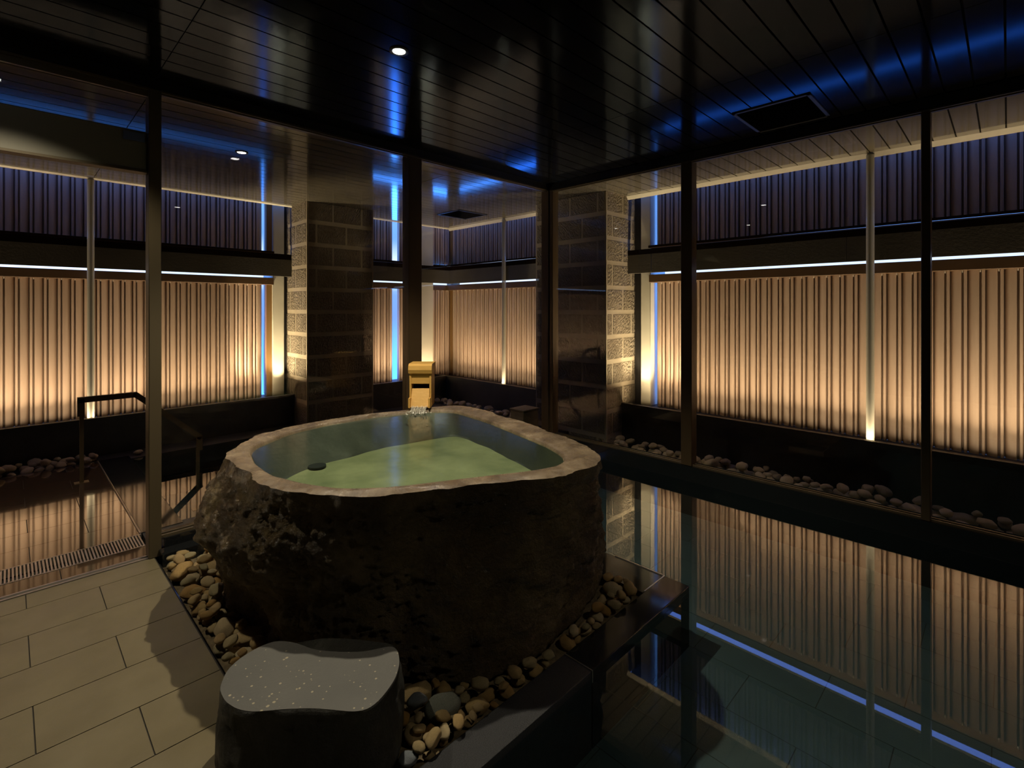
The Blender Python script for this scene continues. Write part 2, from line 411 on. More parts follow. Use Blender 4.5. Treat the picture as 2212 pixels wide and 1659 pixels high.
# ------------------------------------------------------------------ glass walls
tag(new_obj('trim_7', B((XMIN, XG + 0.06, YG - 0.05, YG + 0.06, 2.925, ZC + 0.016)), M['header'], kind='structure'), 'black header beam above the left glass wall', 'trim')
tag(new_obj('trim_8', B((XG - 0.05, XG + 0.06, YMIN, YG - 0.05, 2.915, ZC + 0.016)), M['header'], kind='structure'), 'black header beam above the right glass wall', 'trim')
tag(new_obj('trim_9', B((0.70, XG + 0.02, YG - 0.045, YG + 0.10, -0.2, 0.105), (0.67, 2.45, YG - 0.15, YG - 0.045, -0.2, 0.045)), M['polished'], kind='structure'), 'low polished black sill under the left glass', 'sill')
tag(new_obj('trim_10', B((XG - 0.055, XG + 0.10, YMIN, YG - 0.05, -0.5, 0.105)), M['polished'], kind='structure'), 'low polished black sill under the right glass', 'sill')

def window_left(n, x0, x1, z0, z1, mull, label):
    w = empty('window_%d' % n, (x0, YG, z0)); tag(w, label, 'window', kind='structure')
    new_obj('glass', B((0, x1 - x0, -0.006, 0.006, 0, z1 - z0)), M['glass'], w)
    new_obj('track', B((0, x1 - x0, -0.03, -0.012, 0, 0.016), (0, x1 - x0, 0.012, 0.03, 0, 0.016), (0, x1 - x0, -0.03, -0.012, z1 - z0 - 0.02, z1 - z0), (0, x1 - x0, -0.05, -0.035, z1 - z0 - 0.012, z1 - z0 + 0.004)), M['frame_light'], w)
    for (a, b) in mull:
        bm = B((a - x0, b - x0, -0.045, 0.06, 0, z1 - z0)); bevel_all(bm, 0.004)
        new_obj('mullion', bm, M['frame'], w)
    return w
def window_right(n, y0, y1, z0, z1, mull, label):
    w = empty('window_%d' % n, (XG, y0, z0)); tag(w, label, 'window', kind='structure')
    new_obj('glass', B((-0.006, 0.006, 0, y1 - y0, 0, z1 - z0)), M['glass'], w)
    new_obj('track', B((-0.03, -0.014, 0, y1 - y0, 0, 0.014), (0.014, 0.03, 0, y1 - y0, 0, 0.014), (-0.03, -0.012, 0, y1 - y0, z1 - z0 - 0.02, z1 - z0), (-0.05, -0.035, 0, y1 - y0, z1 - z0 - 0.012, z1 - z0 + 0.004)), M['frame_light'], w)
    for (a, b) in mull:
        bm = B((-0.045, 0.06, a - y0, b - y0, 0, z1 - z0)); bevel_all(bm, 0.004)
        new_obj('mullion', bm, M['frame'], w)
    return w
ZT = 2.925
window_left(1, 0.684, 2.515, 0.105, ZT, [], 'tall fixed glass pane left of the wooden spout')
window_left(2, 2.515, 4.40, 0.105, ZT, [(2.515, 2.655)], 'tall glass pane between the bronze mullion behind the spout and the corner')
window_right(3, 2.18, 3.79, 0.105, 2.915, [(3.72, 3.79)], 'tall glass pane on the right just after the corner')
window_right(4, 0.43, 2.18, 0.105, 2.915, [(2.06, 2.165)], 'wide glass pane between the two dark mullions on the right')
window_right(5, YMIN, 0.43, 0.105, 2.915, [(0.375, 0.425)], 'glass pane at the far right edge')
bm = B((XG - 0.06, XG + 0.05, YG - 0.06, YG + 0.05, 0.105, ZT)); bevel_all(bm, 0.004)
tag(new_obj('trim_11', bm, M['frame'], kind='structure'), 'dark corner post where the two glass walls meet', 'post')

# door opening on the left
d = empty('door_1', (XMIN, YG, 0)); tag(d, 'sliding door opening with bronze post and grey operator casing', 'door', kind='structure')
W0 = 0.684 - XMIN
bm = B((W0 - 0.066, W0, -0.05, 0.06, 0.0, ZT)); bevel_all(bm, 0.004)
new_obj('post', bm, M['frame_light'], d)
new_obj('floor_track', B((0, W0 - 0.066, -0.033, -0.018, -0.02, 0.004), (0, W0 - 0.066, 0.008, 0.022, -0.02, 0.004), (0, W0 - 0.066, -0.018, 0.008, -0.02, -0.006)), M['steel'], d)
bm = B((0, W0 - 0.070, -0.02, 0.05, 2.41, 2.655)); bevel_all(bm, 0.006)
cs = new_obj('operator_casing', bm, M['casing'], d)
new_obj('casing_lip', B((0, W0 - 0.070, -0.026, 0.055, 2.40, 2.414)), M['frame_light'], d)
new_obj('sign_plate', B((W0 - 0.19, W0 - 0.085, -0.034, -0.02, 2.585, 2.635)), M['sign'], d)  # small blue sign plate on the operator casing
new_obj('transom_glass', B((0, W0 - 0.066, -0.006, 0.006, 2.655, ZT)), M['glass'], d)
new_obj('track', B((0, W0 - 0.066, -0.03, -0.012, ZT - 0.05, ZT), (0, W0 - 0.066, -0.05, -0.035, ZT - 0.012, ZT + 0.004)), M['frame_light'], d)

# ------------------------------------------------------------------ back walls of the room
tag(new_obj('wall_back', B((XMIN - 0.2, XE + 0.4, YMIN - 0.2, YMIN, -0.6, 3.4)), M['dark_wall'], kind='structure'), 'dark wall behind the camera', 'wall')
tag(new_obj('wall_left', B((XMIN - 0.2, XMIN, YMIN - 0.2, YF + 0.4, -0.6, 3.4)), M['dark_wall'], kind='structure'), 'dark end wall at the left of the terrace', 'wall')

# ------------------------------------------------------------------ fence: plinths, beams, screens
ZP, ZLIP = 0.35, 0.395
def plinth_left(x0, x1):
    return [(x0, x1, 6.90, YF + 0.25, -0.8, ZP), (x0, x1, 6.86, 6.90, -0.8, ZLIP - 0.05), (x0, x1, 6.845, 6.90, ZLIP - 0.05, ZLIP)]
def plinth_right(y0, y1):
    return [(5.36, XF + 0.25, y0, y1, -0.8, ZP), (5.32, 5.36, y0, y1, -0.8, ZLIP - 0.05), (5.305, 5.36, y0, y1, ZLIP - 0.05, ZLIP)]
tag(new_obj('wall_plinth_left', B(*plinth_left(XMIN, 5.305)), M['plinth'], kind='structure'), 'low black stone plinth wall under the left slat screen', 'plinth')
tag(new_obj('wall_plinth_right', B(*plinth_right(YMIN, YF + 0.25)), M['plinth'], kind='structure'), 'low black stone plinth wall under the right slat screen', 'plinth')
new_obj('ground_slab', B((XMIN, 5.8, YMIN, 7.3, -0.9, -0.62)), M['grout'], kind='structure')
new_obj('garden_soil', B((XG + 0.10, 5.32, YMIN, 3.95, -0.4, -0.12)), M['grout'], kind='structure')

# beams between the two slat tiers (thin precast panels)
bl_ = new_obj('beam_left', B((XMIN, 4.0, 6.95, 6.985, 1.986, 2.212), (4.0, 5.46, 6.95, 6.985, 1.986, 2.212)), M['beam'], kind='structure')
tag(bl_, 'dark precast beam across the left screen', 'beam')
new_obj('beam_cap', B((XMIN, 3.2, 6.95, 6.985, 2.212, 2.286), (3.2, 5.46, 6.95, 6.985, 2.212, 2.274)), M['rail_dark'], bl_)
bm = B((XF - 0.18, XF - 0.145, 3.05, 6.97, 1.986, 2.212))
ys = [3.045, 1.06, -0.9, YMIN]
for a, b in zip(ys[:-1], ys[1:]): box(bm, XF - 0.18, XF - 0.145, b + 0.001, a - 0.001, 1.986, 2.212)
br_ = new_obj('beam_right', bm, M['beam'], kind='structure')
tag(br_, 'dark precast beam panels across the right screen', 'beam')
new_obj('beam_cap', B((XF - 0.18, XF - 0.145, YMIN, 6.97, 2.212, 2.274)), M['rail_dark'], br_)

PITCH = 0.1085
def slat_bm(length, z0, z1, skip=()):
    """boards with a narrow lip, a screw groove and a rounded wide face; +u along, v = depth (0 front)"""
    bm = bmesh.new(); n = int(round(length / PITCH)); p = length / n
    w = p - 0.010
    front = [(0, 0.004), (0.003, 0.0), (0.0165, 0.0), (0.0195, 0.003), (0.020, 0.050), (0.0345, 0.050), (0.035, 0.004), (0.038, 0.0)]
    for i in range(1, 9):
        t = i / 8
        u = 0.038 + (w - 0.038) * t
        front.append((u, 0.046 * (1 - math.sqrt(max(0, 1 - (t * 0.96) ** 2)))))
    prof = front + [(w, 0.0605), (p + 0.012, 0.062), (p + 0.012, 0.066), (0.0, 0.066)]
    for k in range(n):
        if k in skip: continue
        prism(bm, [(k * p + u, v_) for u, v_ in prof], z0, z1)
    return bm, n, p

_sc = B((-0.004, 0.004, -0.004, 0.012, -0.006, 0.010))
SCREW = bpy.data.meshes.new('screw'); bmesh.ops.recalc_face_normals(_sc, faces=_sc.faces); _sc.to_mesh(SCREW); _sc.free()
SCREW.materials.append(M['screw'])

def screen(name, origin, rz, flip, length, z0, z1, rails, label, skip=(), jamb=None, upper=False, ext=0.0):
    """one slat screen; local x runs along the fence, local y points away from the room"""
    root = empty(name, origin, rz); tag(root, label, 'slat screen', 'upper slat screens' if upper else 'lower slat screens')
    bm, n, p = slat_bm(length, z0, z1, skip)
    if flip:
        for v_ in bm.verts: v_.co.x = length - v_.co.x
    new_obj('slat_panel', bm, M['slat'], root)
    for k in range(n):
        if k in skip: continue
        u = k * p + 0.028
        s_ = link(bpy.data.objects.new('screw', SCREW)); s_.parent = root
        s_.location = (length - u if flip else u, -0.008, z0 if upper else 1.862)
    for nm, a, b, y0, y1, m in rails:
        r = B((0 - (ext if flip else 0), length + (0 if flip else ext), y0, y1, a, b)); bevel_all(r, 0.004)
        new_obj(nm, r, m, root)
    if jamb:
        bm = B((jamb[0], jamb[1], -0.02, 0.06, z0, z1 + (0 if upper else 0.02)))
        new_obj('jamb', bm, M['jamb'], root)
    return root
LOW = dict(z0=0.352, z1=1.905)
UP = dict(z0=2.325, z1=3.30)
low_rails_corner = [('top_rail', 1.872, 1.966, -0.016, 0.05, M['rail'])]
low_rails = [('top_rail', 1.872, 1.966, -0.10, 0.05, M['rail'])]
up_rails = [('bottom_rail', 2.292, 2.322, -0.12, 0.06, M['rail_dark'])]
up_rails_corner = [('bottom_rail', 2.292, 2.322, -0.016, 0.0, M['rail_dark'])]
# left side: local x = world X
XL1 = 2.42
screen('slat_screen', (XMIN, YF, 0), 0, False, XL1 - XMIN, rails=low_rails, jamb=(4.668, 4.752), ext=0.115, label='tall lower slat screen lit from below, left of the first block pillar', **LOW)
screen('slat_screen', (XMIN, YF, 0), 0, False, XL1 - XMIN, rails=up_rails, jamb=(4.668, 4.752), ext=0.115, label='bluish upper slat tier above the beam, left of the first block pillar', upper=True, **UP)
screen('slat_screen', (3.90, YF, 0), 0, False, 0.99, rails=low_rails, label='short lower slat screen just left of the spout mullion', skip=(5,), **LOW)
screen('slat_screen', (3.90, YF, 0), 0, False, 0.99, rails=up_rails, label='short upper slat tier just left of the spout mullion', skip=(5,), upper=True, **UP)
screen('slat_screen', (5.20, YF, 0), 0, False, 0.43, rails=low_rails_corner, label='narrow lower slat strip in the far corner', **LOW)
screen('slat_screen', (5.20, YF, 0), 0, False, 0.43, rails=up_rails_corner, label='narrow upper slat strip in the far corner', upper=True, **UP)
# right side: rotate -90 deg: local x -> -Y, local y -> +X
R = -PI / 2
screen('slat_screen', (XF, YF - 0.02, 0), R, True, YF - 0.02 - 4.0, rails=low_rails, label='lower slat screen running from the far corner behind the glass corner', **LOW)
screen('slat_screen', (XF, YF - 0.02, 0), R, True, YF - 0.02 - 4.0, rails=up_rails, label='upper slat tier running from the far corner behind the glass corner', upper=True, **UP)
screen('slat_screen', (XF, 3.088, 0), R, True, 3.088 - YMIN, ext=0.036, rails=low_rails, label='long lower slat screen glowing behind the right glass wall', **LOW)
screen('slat_screen', (XF, 3.088, 0), R, True, 3.088 - YMIN, ext=0.036, rails=up_rails, label='long upper slat tier, blue in the dusk, behind the right glass wall', upper=True, **UP)

# concrete columns on the fence line
def column(name, b, label):
    bm = B(b); bevel_all(bm, 0.006)
    tag(new_obj(name, bm, M['concrete'], kind='structure'), label, 'column')
column('column_left', (2.54, 2.69, 7.09, 7.45, ZP, 3.2), 'pale concrete column beside the left block pillar')
column('column_right', (5.575, 5.95, 3.127, 3.261, ZP, 3.2), 'pale concrete column beside the right block pillar')
column('column_corner', (4.90, 5.19, 7.06, 7.45, ZP, 3.2), 'concrete column near the far corner of the screens')

tag(new_obj('column_gap_fill_left', B((2.685, 2.78, 7.13, 7.45, ZP, 3.2)), M['dark_wall'], kind='structure'), 'dark filler for the shaded gap between left concrete column and block pillar', 'wall')  # dark blocks fill both gaps, their colour standing in for shade
tag(new_obj('column_gap_fill_right', B((5.62, 5.95, 3.256, 3.42, ZP, 3.2)), M['dark_wall'], kind='structure'), 'dark filler for the shaded gap between right concrete column and block pillar', 'wall')
tag(new_obj('column_screen_corner', B((5.63, 5.80, 7.09, 7.25, ZP, 3.2)), M['jamb'], kind='structure'), 'brown corner board where both slat screens meet', 'post')
# steel posts in front of the screens
def pole(x, y, label, brackets, rot):
    p = empty('steel_post', (x, y, ZP), rot); tag(p, label, 'post', 'steel posts along the slat screens')
    bm = bmesh.new(); cyl(bm, (0, 0, 0), (0, 0, ZS - 0.02 - ZP), 0.031, n=24)
    new_obj('tube', bm, M['pole'], p, smooth=False)
    bm = bmesh.new(); cyl(bm, (0, 0, 0), (0, 0, 0.012), 0.055, n=24); new_obj('base_plate', bm, M['pole'], p)
    if brackets:
        zb = 2.235 - ZP
        new_obj('bracket', B((-0.10, -0.03, 0.06, 0.075, zb - 0.008, zb + 0.008), (0.03, 0.10, 0.06, 0.075, zb - 0.008, zb + 0.008)), M['steel'], p)
        new_obj('hanger_rod', B((-0.085, -0.075, 0.06, 0.07, zb - 0.23, zb), (0.075, 0.085, 0.06, 0.07, zb - 0.23, zb)), M['frame_light'], p)
    return p
pole(0.628, 6.955, 'pale round steel post in front of the left slat screen', False, 0)
pole(5.43, 0.875, 'pale round steel post in front of the right slat screen', True, -PI / 2)
pole(5.43, 5.56, 'pale steel post near the far corner behind the spout', True, -PI / 2)

# ------------------------------------------------------------------ block pillars
def pillar(name, x0, x1, y0, y1, label):
    z0, z1 = -0.2, ZS - 0.002
    core = bmesh.new(); box(core, x0 + 0.004, x1 - 0.004, y0 + 0.004, y1 - 0.004, z0, z1)
    root = new_obj(name, core, M['mortar'], kind='structure'); tag(root, label, 'pillar')
    bm = bmesh.new(); H = 0.295; hb = 0.238
    def split(a, b, odd):
        L = b - a; out = []
        j = 0.03
        cuts = [a + 0.014, a + (0.13 if odd else 0.36)]
        while cuts[-1] + 0.42 < b - 0.1: cuts.append(cuts[-1] + 0.42)
        cuts.append(b - 0.014)
        for c, d in zip(cuts[:-1], cuts[1:]): out.append((c + j / 2, d - j / 2))
        return out
    k = 0; z = 0.03 - H
    while z + hb < z1:
        a, b = z + 0.03, z + 0.03 + hb
        for (c, d) in split(x0, x1, k % 2):
            box(bm, c, d, y0, y0 + 0.03, a, b); box(bm, c, d, y1 - 0.03, y1, a, b)
        for (c, d) in split(y0, y1, (k + 1) % 2):
            box(bm, x0, x0 + 0.03, c, d, a, b); box(bm, x1 - 0.03, x1, c, d, a, b)
        z += H; k += 1
    new_obj('block', bm, M['block'], root)
    return root
pillar('pillar_left', 2.735, 3.70, 6.46, 7.20, 'square pillar of split grey blocks left of the spout')
pillar('pillar_right', 4.985, 5.70, 3.37, 4.50, 'square pillar of split grey blocks at the right, warmly lit edge')
# ------------------------------------------------------------------ outdoor pool
kerb('trim_12', [(0.655, 0.905, 4.27, 6.60, -0.3, 0.0)], M['polished'], 'polished black kerb of the outdoor pool')
bm = bmesh.new()
bm.faces.new([bm.verts.new(p) for p in ((0.905, 4.33, -0.015), (4.32, 4.33, -0.015), (4.32, 6.5, -0.015), (0.905, 6.5, -0.015))])
ow = new_obj('outdoor_pool_water', bm, M['poolwater'], kind='structure'); tag(ow, 'dark water of the outdoor pool beyond the left glass', 'pool water')
new_obj('outdoor_pool_floor', B((0.90, 4.33, 4.3, 6.55, -0.6, -0.5)), M['pool_tile'], kind='structure')
kerb('trim_13', [(0.645, 0.655, 4.27, 6.60, -0.1, 0.004)], M['steel'], 'thin steel strip between terrace tiles and outdoor pool')

# handrail into the outdoor pool
h = empty('handrail', (0.44, 5.9, -0.01)); tag(h, 'bronze handrail stepping down into the outdoor pool', 'handrail')
def bar(bm, p0, p1, t=0.05, w=0.035):
    p0, p1 = Vector(p0), Vector(p1); d_ = (p1 - p0).normalized(); up = Vector((0, 1, 0)).cross(d_).normalized()
    vs = []
    for p in (p0, p1):
        for sx, sy in ((-1, -1), (1, -1), (1, 1), (-1, 1)):
            vs.append(bm.verts.new(p + up * (t / 2) * sx + Vector((0, w / 2, 0)) * sy))
    for i in range(4):
        j = (i + 1) % 4; bm.faces.new((vs[i], vs[j], vs[4 + j], vs[4 + i]))
    bm.faces.new(vs[:4][::-1]); bm.faces.new(vs[4:])
bm = bmesh.new()
bar(bm, (0.0, 0, 0.745), (0.425, 0, 0.745)); bar(bm, (0.41, 0, 0.755), (0.965, 0, 0.235)); bar(bm, (0.025, 0, 0.755), (0.025, 0, 0.60)); bar(bm, (0.95, 0, 0.25), (0.95, 0, 0.11))
new_obj('rail', bm, M['handrail'], h)
for px_, zb, zt in ((0.03, 0.0, 0.62), (0.935, -0.49, 0.13)):
    bm = bmesh.new(); box(bm, px_ - 0.015, px_ + 0.015, -0.012, 0.012, zb, zt); box(bm, px_ - 0.05, px_ + 0.05, -0.04, 0.04, zb, zb + 0.008)
    new_obj('post', bm, M['handrail'], h)

# small square box by the corner outside
bm = B((4.28, 4.54, 4.05, 4.27, -0.01, 0.33)); bevel_all(bm, 0.008, 2)
bx = empty('wooden_box', (0, 0, 0))
new_obj('body', bm, M['boxwood'], bx)
bm = B((4.27, 4.55, 4.04, 4.28, 0.331, 0.35)); bevel_all(bm, 0.004)
new_obj('lid', bm, M['boxwood'], bx)
tag(bx, 'small square wooden box outside the glass near the corner post', 'box')

# ------------------------------------------------------------------ stone bathtub
OUT = [(0.777, 2.808), (0.873, 3.049), (1.044, 3.207), (1.263, 3.268), (1.497, 3.294), (1.840, 3.241), (2.069, 3.195), (2.295, 3.140), (2.497, 3.041), (2.513, 2.921), (2.484, 2.527), (2.400, 2.193), (2.350, 1.953), (2.263, 1.687), (2.186, 1.501), (2.122, 1.440), (2.002, 1.404), (1.810, 1.407), (1.649, 1.465), (1.490, 1.567), (1.325, 1.648), (1.208, 1.721), (1.085, 1.779), (0.999, 1.838), (0.911, 1.963), (0.855, 2.040), (0.780, 2.198), (0.759, 2.331), (0.763, 2.624)]
INN = [(0.902, 2.855), (0.963, 2.958), (1.211, 3.134), (1.455, 3.202), (1.817, 3.200), (2.090, 3.127), (2.252, 3.035), (2.346, 2.916), (2.318, 2.694), (2.292, 2.492), (2.191, 2.081), (2.126, 1.826), (2.045, 1.643), (1.959, 1.562), (1.871, 1.536), (1.720, 1.581), (1.538, 1.672), (1.331, 1.770), (1.198, 1.831), (1.081, 1.902), (0.982, 2.003), (0.905, 2.158), (0.843, 2.373), (0.849, 2.608)]
BASE = [(0.79, 2.98), (0.785, 2.75), (0.825, 2.552), (0.828, 2.256), (0.923, 2.009), (1.144, 1.75), (1.295, 1.563), (1.484, 1.461), (1.598, 1.43), (1.791, 1.425), (1.967, 1.463), (2.138, 1.502), (2.369, 1.571), (2.56, 1.70), (2.62, 2.1), (2.58, 2.6), (2.52, 2.95), (2.3, 3.15), (1.9, 3.22), (1.4, 3.22), (1.0, 3.12)]
TC = (1.60, 2.38)
def polar(poly, th):
    ox, oy = TC; dx, dy = math.cos(th), math.sin(th); best = None
    n = len(poly)
    for i in range(n):
        (ax, ay), (bx_, by_) = poly[i], poly[(i + 1) % n]
        ex, ey = bx_ - ax, by_ - ay
        den = dx * ey - dy * ex
        if abs(den) < 1e-9: continue
        t = ((ax - ox) * ey - (ay - oy) * ex) / den
        s_ = ((ax - ox) * dy - (ay - oy) * dx) / den
        if t > 0 and -1e-6 <= s_ <= 1 + 1e-6: best = t if best is None else min(best, t)
    return best or 0.9
NS = 400
def smooth(a, k=3):
    n = len(a)
    for _ in range(k): a = [(a[i - 1] + 2 * a[i] + a[(i + 1) % n]) / 4 for i in range(n)]
    return a
TH = [2 * PI * i / NS for i in range(NS)]
RO = smooth([polar(OUT, t) for t in TH], 10)
RI = smooth([polar(INN, t) for t in TH], 16)
RB = smooth([polar(BASE, t) for t in TH], 20)
def fbm(p, o=4):
    s_, a = 0, 1
    for i in range(o):
        s_ += a * noise.noise(p); p = p * 2.1; a *= 0.5
    return s_
def sm(t): return t * t * (3 - 2 * t)
ZR = 0.80
tub = empty('stone_bathtub', (TC[0], TC[1], -0.02))
tag(tub, 'huge rough brown boulder hollowed into a bathtub', 'bathtub')
def ring_mesh(rings):
    bm = bmesh.new(); V = [[bm.verts.new(p) for p in r] for r in rings]
    for a, b in zip(V[:-1], V[1:]):
        for i in range(NS):
            j = (i + 1) % NS; bm.faces.new((a[i], a[j], b[j], b[i]))
    return bm, V
NRG = 110
rings = []
for k in range(NRG + 1):
    s_ = k / NRG; z = -0.0 + ZR * s_
    ring = []
    for i, t in enumerate(TH):
        w = sm(s_)
        r = RB[i] * 0.975 * (1 - w) + RO[i] * w
        fr = max(0, math.cos(t - math.radians(270)))
        r *= 1 + (0.03 - 0.045 * fr) * math.sin(PI * s_)
        # belly on the back-left side
        bl = max(0, math.cos(t - math.radians(148))) ** 3
        r += 0.150 * bl * math.exp(-((s_ - 0.58) / 0.26) ** 2)
        b2 = max(0, math.cos(t - math.radians(-38))) ** 4
        r += 0.075 * b2 * math.exp(-((s_ - 0.5) / 0.32) ** 2)
        x, y = r * math.cos(t), r * math.sin(t)
        p = Vector((x, y, z))
        fade = min(1, (1 - s_) * 7 + 0.10)
        d_ = (0.034 - 0.016 * fr) * fbm(p * 2.6 + Vector((3, 1, 7))) + 0.024 * fbm(p * 8.0) + 0.016 * abs(noise.noise(p * 17)) + 0.009 * noise.noise(p * 38) + 0.005 * noise.noise(p * 80) - 0.032 * fr
        # chisel facets
        cell = noise.cell(p * 4.0) if False else 0
        chip = noise.noise(Vector((x * 5, y * 5, 1.7)))
        edge = max(0, 1 - (1 - s_) * 16)
        r += d_ * fade - 0.02 * fade - edge * (max(0, chip) * 0.055 + 0.018 * abs(noise.noise(Vector((x * 14, y * 14, 3.1)))))
        ring.append((r * math.cos(t), r * math.sin(t), z + 0.02))
    rings.append(ring)
bm, V = ring_mesh(rings); bm.faces.new(V[0][::-1])
rock = new_obj('rock_body', bm, M['rock'], tub, smooth=True)
top_r = [math.hypot(p[0], p[1]) for p in rings[-1]]
rr = []
for k in range(9):
    s_ = k / 8; ring = []
    for i, t in enumerate(TH):
        r = top_r[i] * (1 - s_) + RI[i] * s_
        x, y = r * math.cos(t), r * math.sin(t)
        z = ZR + 0.02 + 0.010 * noise.noise(Vector((x * 3, y * 3, 5))) * math.sin(PI * s_) + 0.004 * noise.noise(Vector((x * 11, y * 11, 2))) * math.sin(PI * s_) + 0.006 * math.sin(PI * s_)
        if k == 0: z = rings[-1][i][2]
        ring.append((x, y, z))
    rr.append(ring)
for dz, f in ((-0.008, 0.996), (-0.02, 0.988)):
    rr.append([(RI[i] * f * math.cos(t), RI[i] * f * math.sin(t), ZR + 0.02 + dz) for i, t in enumerate(TH)])
bm, V = ring_mesh(rr)
tag(new_obj('rim', bm, M['rim'], tub, smooth=True), 'worn paler rim')
ZBF = 0.645
FLOOR = [(0.957, 2.720), (1.219, 2.889), (1.782, 2.964), (2.345, 2.870), (2.279, 2.345), (2.167, 1.876), (2.035, 1.660), (1.857, 1.552), (1.720, 1.595), (1.538, 1.688), (1.331, 1.787), (1.198, 1.848), (1.081, 1.918), (0.994, 2.017), (0.924, 2.167), (0.882, 2.392)]
RF = smooth([min(polar(FLOOR, t), RI[i] * 0.955) * (1 + 0.03 * noise.noise(Vector((math.cos(t) * 5, math.sin(t) * 5, 0.3)))) for i, t in enumerate(TH)], 12)
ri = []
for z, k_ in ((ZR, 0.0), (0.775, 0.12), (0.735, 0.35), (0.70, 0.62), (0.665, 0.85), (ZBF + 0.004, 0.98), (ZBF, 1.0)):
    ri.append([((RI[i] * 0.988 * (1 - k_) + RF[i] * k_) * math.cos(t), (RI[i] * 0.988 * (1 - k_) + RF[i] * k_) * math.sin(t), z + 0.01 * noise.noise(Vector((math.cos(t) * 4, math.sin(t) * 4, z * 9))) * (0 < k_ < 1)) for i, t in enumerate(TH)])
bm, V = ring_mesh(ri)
tag(new_obj('basin_wall', bm, M['basin_wall'], tub, smooth=True), 'inner wall coloured dark for shade')
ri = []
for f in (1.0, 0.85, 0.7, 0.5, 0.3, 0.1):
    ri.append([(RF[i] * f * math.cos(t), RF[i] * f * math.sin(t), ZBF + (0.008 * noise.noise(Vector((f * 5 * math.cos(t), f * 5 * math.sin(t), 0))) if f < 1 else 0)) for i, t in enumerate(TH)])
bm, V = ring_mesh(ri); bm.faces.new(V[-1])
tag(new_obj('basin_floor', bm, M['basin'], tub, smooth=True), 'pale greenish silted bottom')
bm = bmesh.new(); cyl(bm, (1.276 - TC[0], 2.87 - TC[1], ZBF + 0.004), (1.276 - TC[0], 2.87 - TC[1], ZBF + 0.014), 0.05, n=28)
tag(new_obj('drain_cover', bm, M['drain'], tub), 'dark drain cover under the water')
# water in the tub
bm = bmesh.new(); V = []
for f in (1.0, 0.9, 0.75, 0.6, 0.45, 0.3, 0.15):
    V.append([bm.verts.new((TC[0] + RI[i] * 0.987 * f * math.cos(t), TC[1] + RI[i] * 0.987 * f * math.sin(t), ZR - 0.013)) for i, t in enumerate(TH)])
for a, b in zip(V[:-1], V[1:]):
    for i in range(NS):
        j = (i + 1) % NS; bm.faces.new((a[i], a[j], b[j], b[i]))
bm.faces.new(V[-1])
tag(new_obj('bath_water', bm, M['bathwater'], kind='stuff', smooth=True), 'greenish mineral water filling the stone tub', 'water')

# ------------------------------------------------------------------ wooden spout on the rim
sp = empty('wooden_spout', (2.235, 3.185, 0.834), math.radians(-45))
tag(sp, 'yellow cypress wood box spout pouring water into the tub', 'spout')
w2 = 0.083   # local -Y faces the bather
bm = bmesh.new()
box(bm, -w2, -w2 + 0.016, -0.075, 0.09, -0.015, 0.245); box(bm, w2 - 0.016, w2, -0.075, 0.09, -0.015, 0.245)
box(bm, -w2 + 0.016, w2 - 0.016, 0.076, 0.09, -0.015, 0.245)
bevel_all(bm, 0.002)
new_obj('body', bm, M['wood'], sp)
bm = B((-w2 + 0.014, w2 - 0.014, -0.068, -0.052, 0.155, 0.245)); bevel_all(bm, 0.002)
new_obj('front_panel', bm, M['wood'], sp)
bm = bmesh.new()
pts = [(-0.085, 0.235), (-0.092, 0.262), (-0.086, 0.292), (-0.066, 0.306), (0.10, 0.306), (0.10, 0.240)]
a = [bm.verts.new((-w2 - 0.005, y, z)) for y, z in pts]; b = [bm.verts.new((w2 + 0.005, y, z)) for y, z in pts]
for i in range(6):
    j = (i + 1) % 6; bm.faces.new((a[i], a[j], b[j], b[i]))
bm.faces.new(a[::-1]); bm.faces.new(b)
new_obj('cap', bm, M['wood'], sp)
bm = bmesh.new()
a = [(-0.050, 0.118), (-0.040, 0.118), (-0.098, -0.012), (-0.112, -0.012)]
va = [bm.verts.new((-w2 + 0.017, y, z)) for y, z in a]; vb = [bm.verts.new((w2 - 0.017, y, z)) for y, z in a]
for i in range(4):
    j = (i + 1) % 4; bm.faces.new((va[i], va[j], vb[j], vb[i]))
bm.faces.new(va[::-1]); bm.faces.new(vb)
new_obj('chute', bm, M['wood'], sp)
bm = bmesh.new()
for sx in (-1, 1):
    x0 = sx * (w2 - 0.016)
    box(bm, min(x0, x0 + sx * 0.014), max(x0, x0 + sx * 0.014), -0.125, -0.076, -0.015, 0.055)
new_obj('chute_cheek', bm, M['wood'], sp)
new_obj('inner_shadow_box', B((-w2 + 0.017, w2 - 0.017, 0.02, 0.03, 0.10, 0.16)), M['wood_shade'], sp)
# falling water
bm = bmesh.new(); cols = 14; rows = 9
G = []
for r in range(rows):
    t = r / (rows - 1)
    row = []
    for c in range(cols):
        u = c / (cols - 1) * 2 - 1
        row.append(bm.verts.new((u * 0.058 * (1 - 0.12 * t), -0.110 - 0.075 * t + 0.006 * math.sin(c * 2.1 + r), -0.004 - 0.040 * t * t + 0.004 * math.sin(c * 1.7) * (1 - t))))
    G.append(row)
for r in range(rows - 1):
    for c in range(cols - 1): bm.faces.new((G[r][c], G[r][c + 1], G[r + 1][c + 1], G[r + 1][c]))
for q in range(46):     # splash drops around the foot of the fall
    an, ra = random.uniform(0, 2 * PI), 0.10 * math.sqrt(random.random())
    bmesh.ops.create_icosphere(bm, subdivisions=1, radius=random.uniform(0.003, 0.009), matrix=Matrix.Translation((ra * math.cos(an), -0.20 + 0.8 * ra * math.sin(an), -0.040 + random.uniform(0, 0.016))))
ws = new_obj('water_stream', bm, M['stream'], smooth=True, kind='stuff')
ws.location = sp.location; ws.rotation_euler = sp.rotation_euler
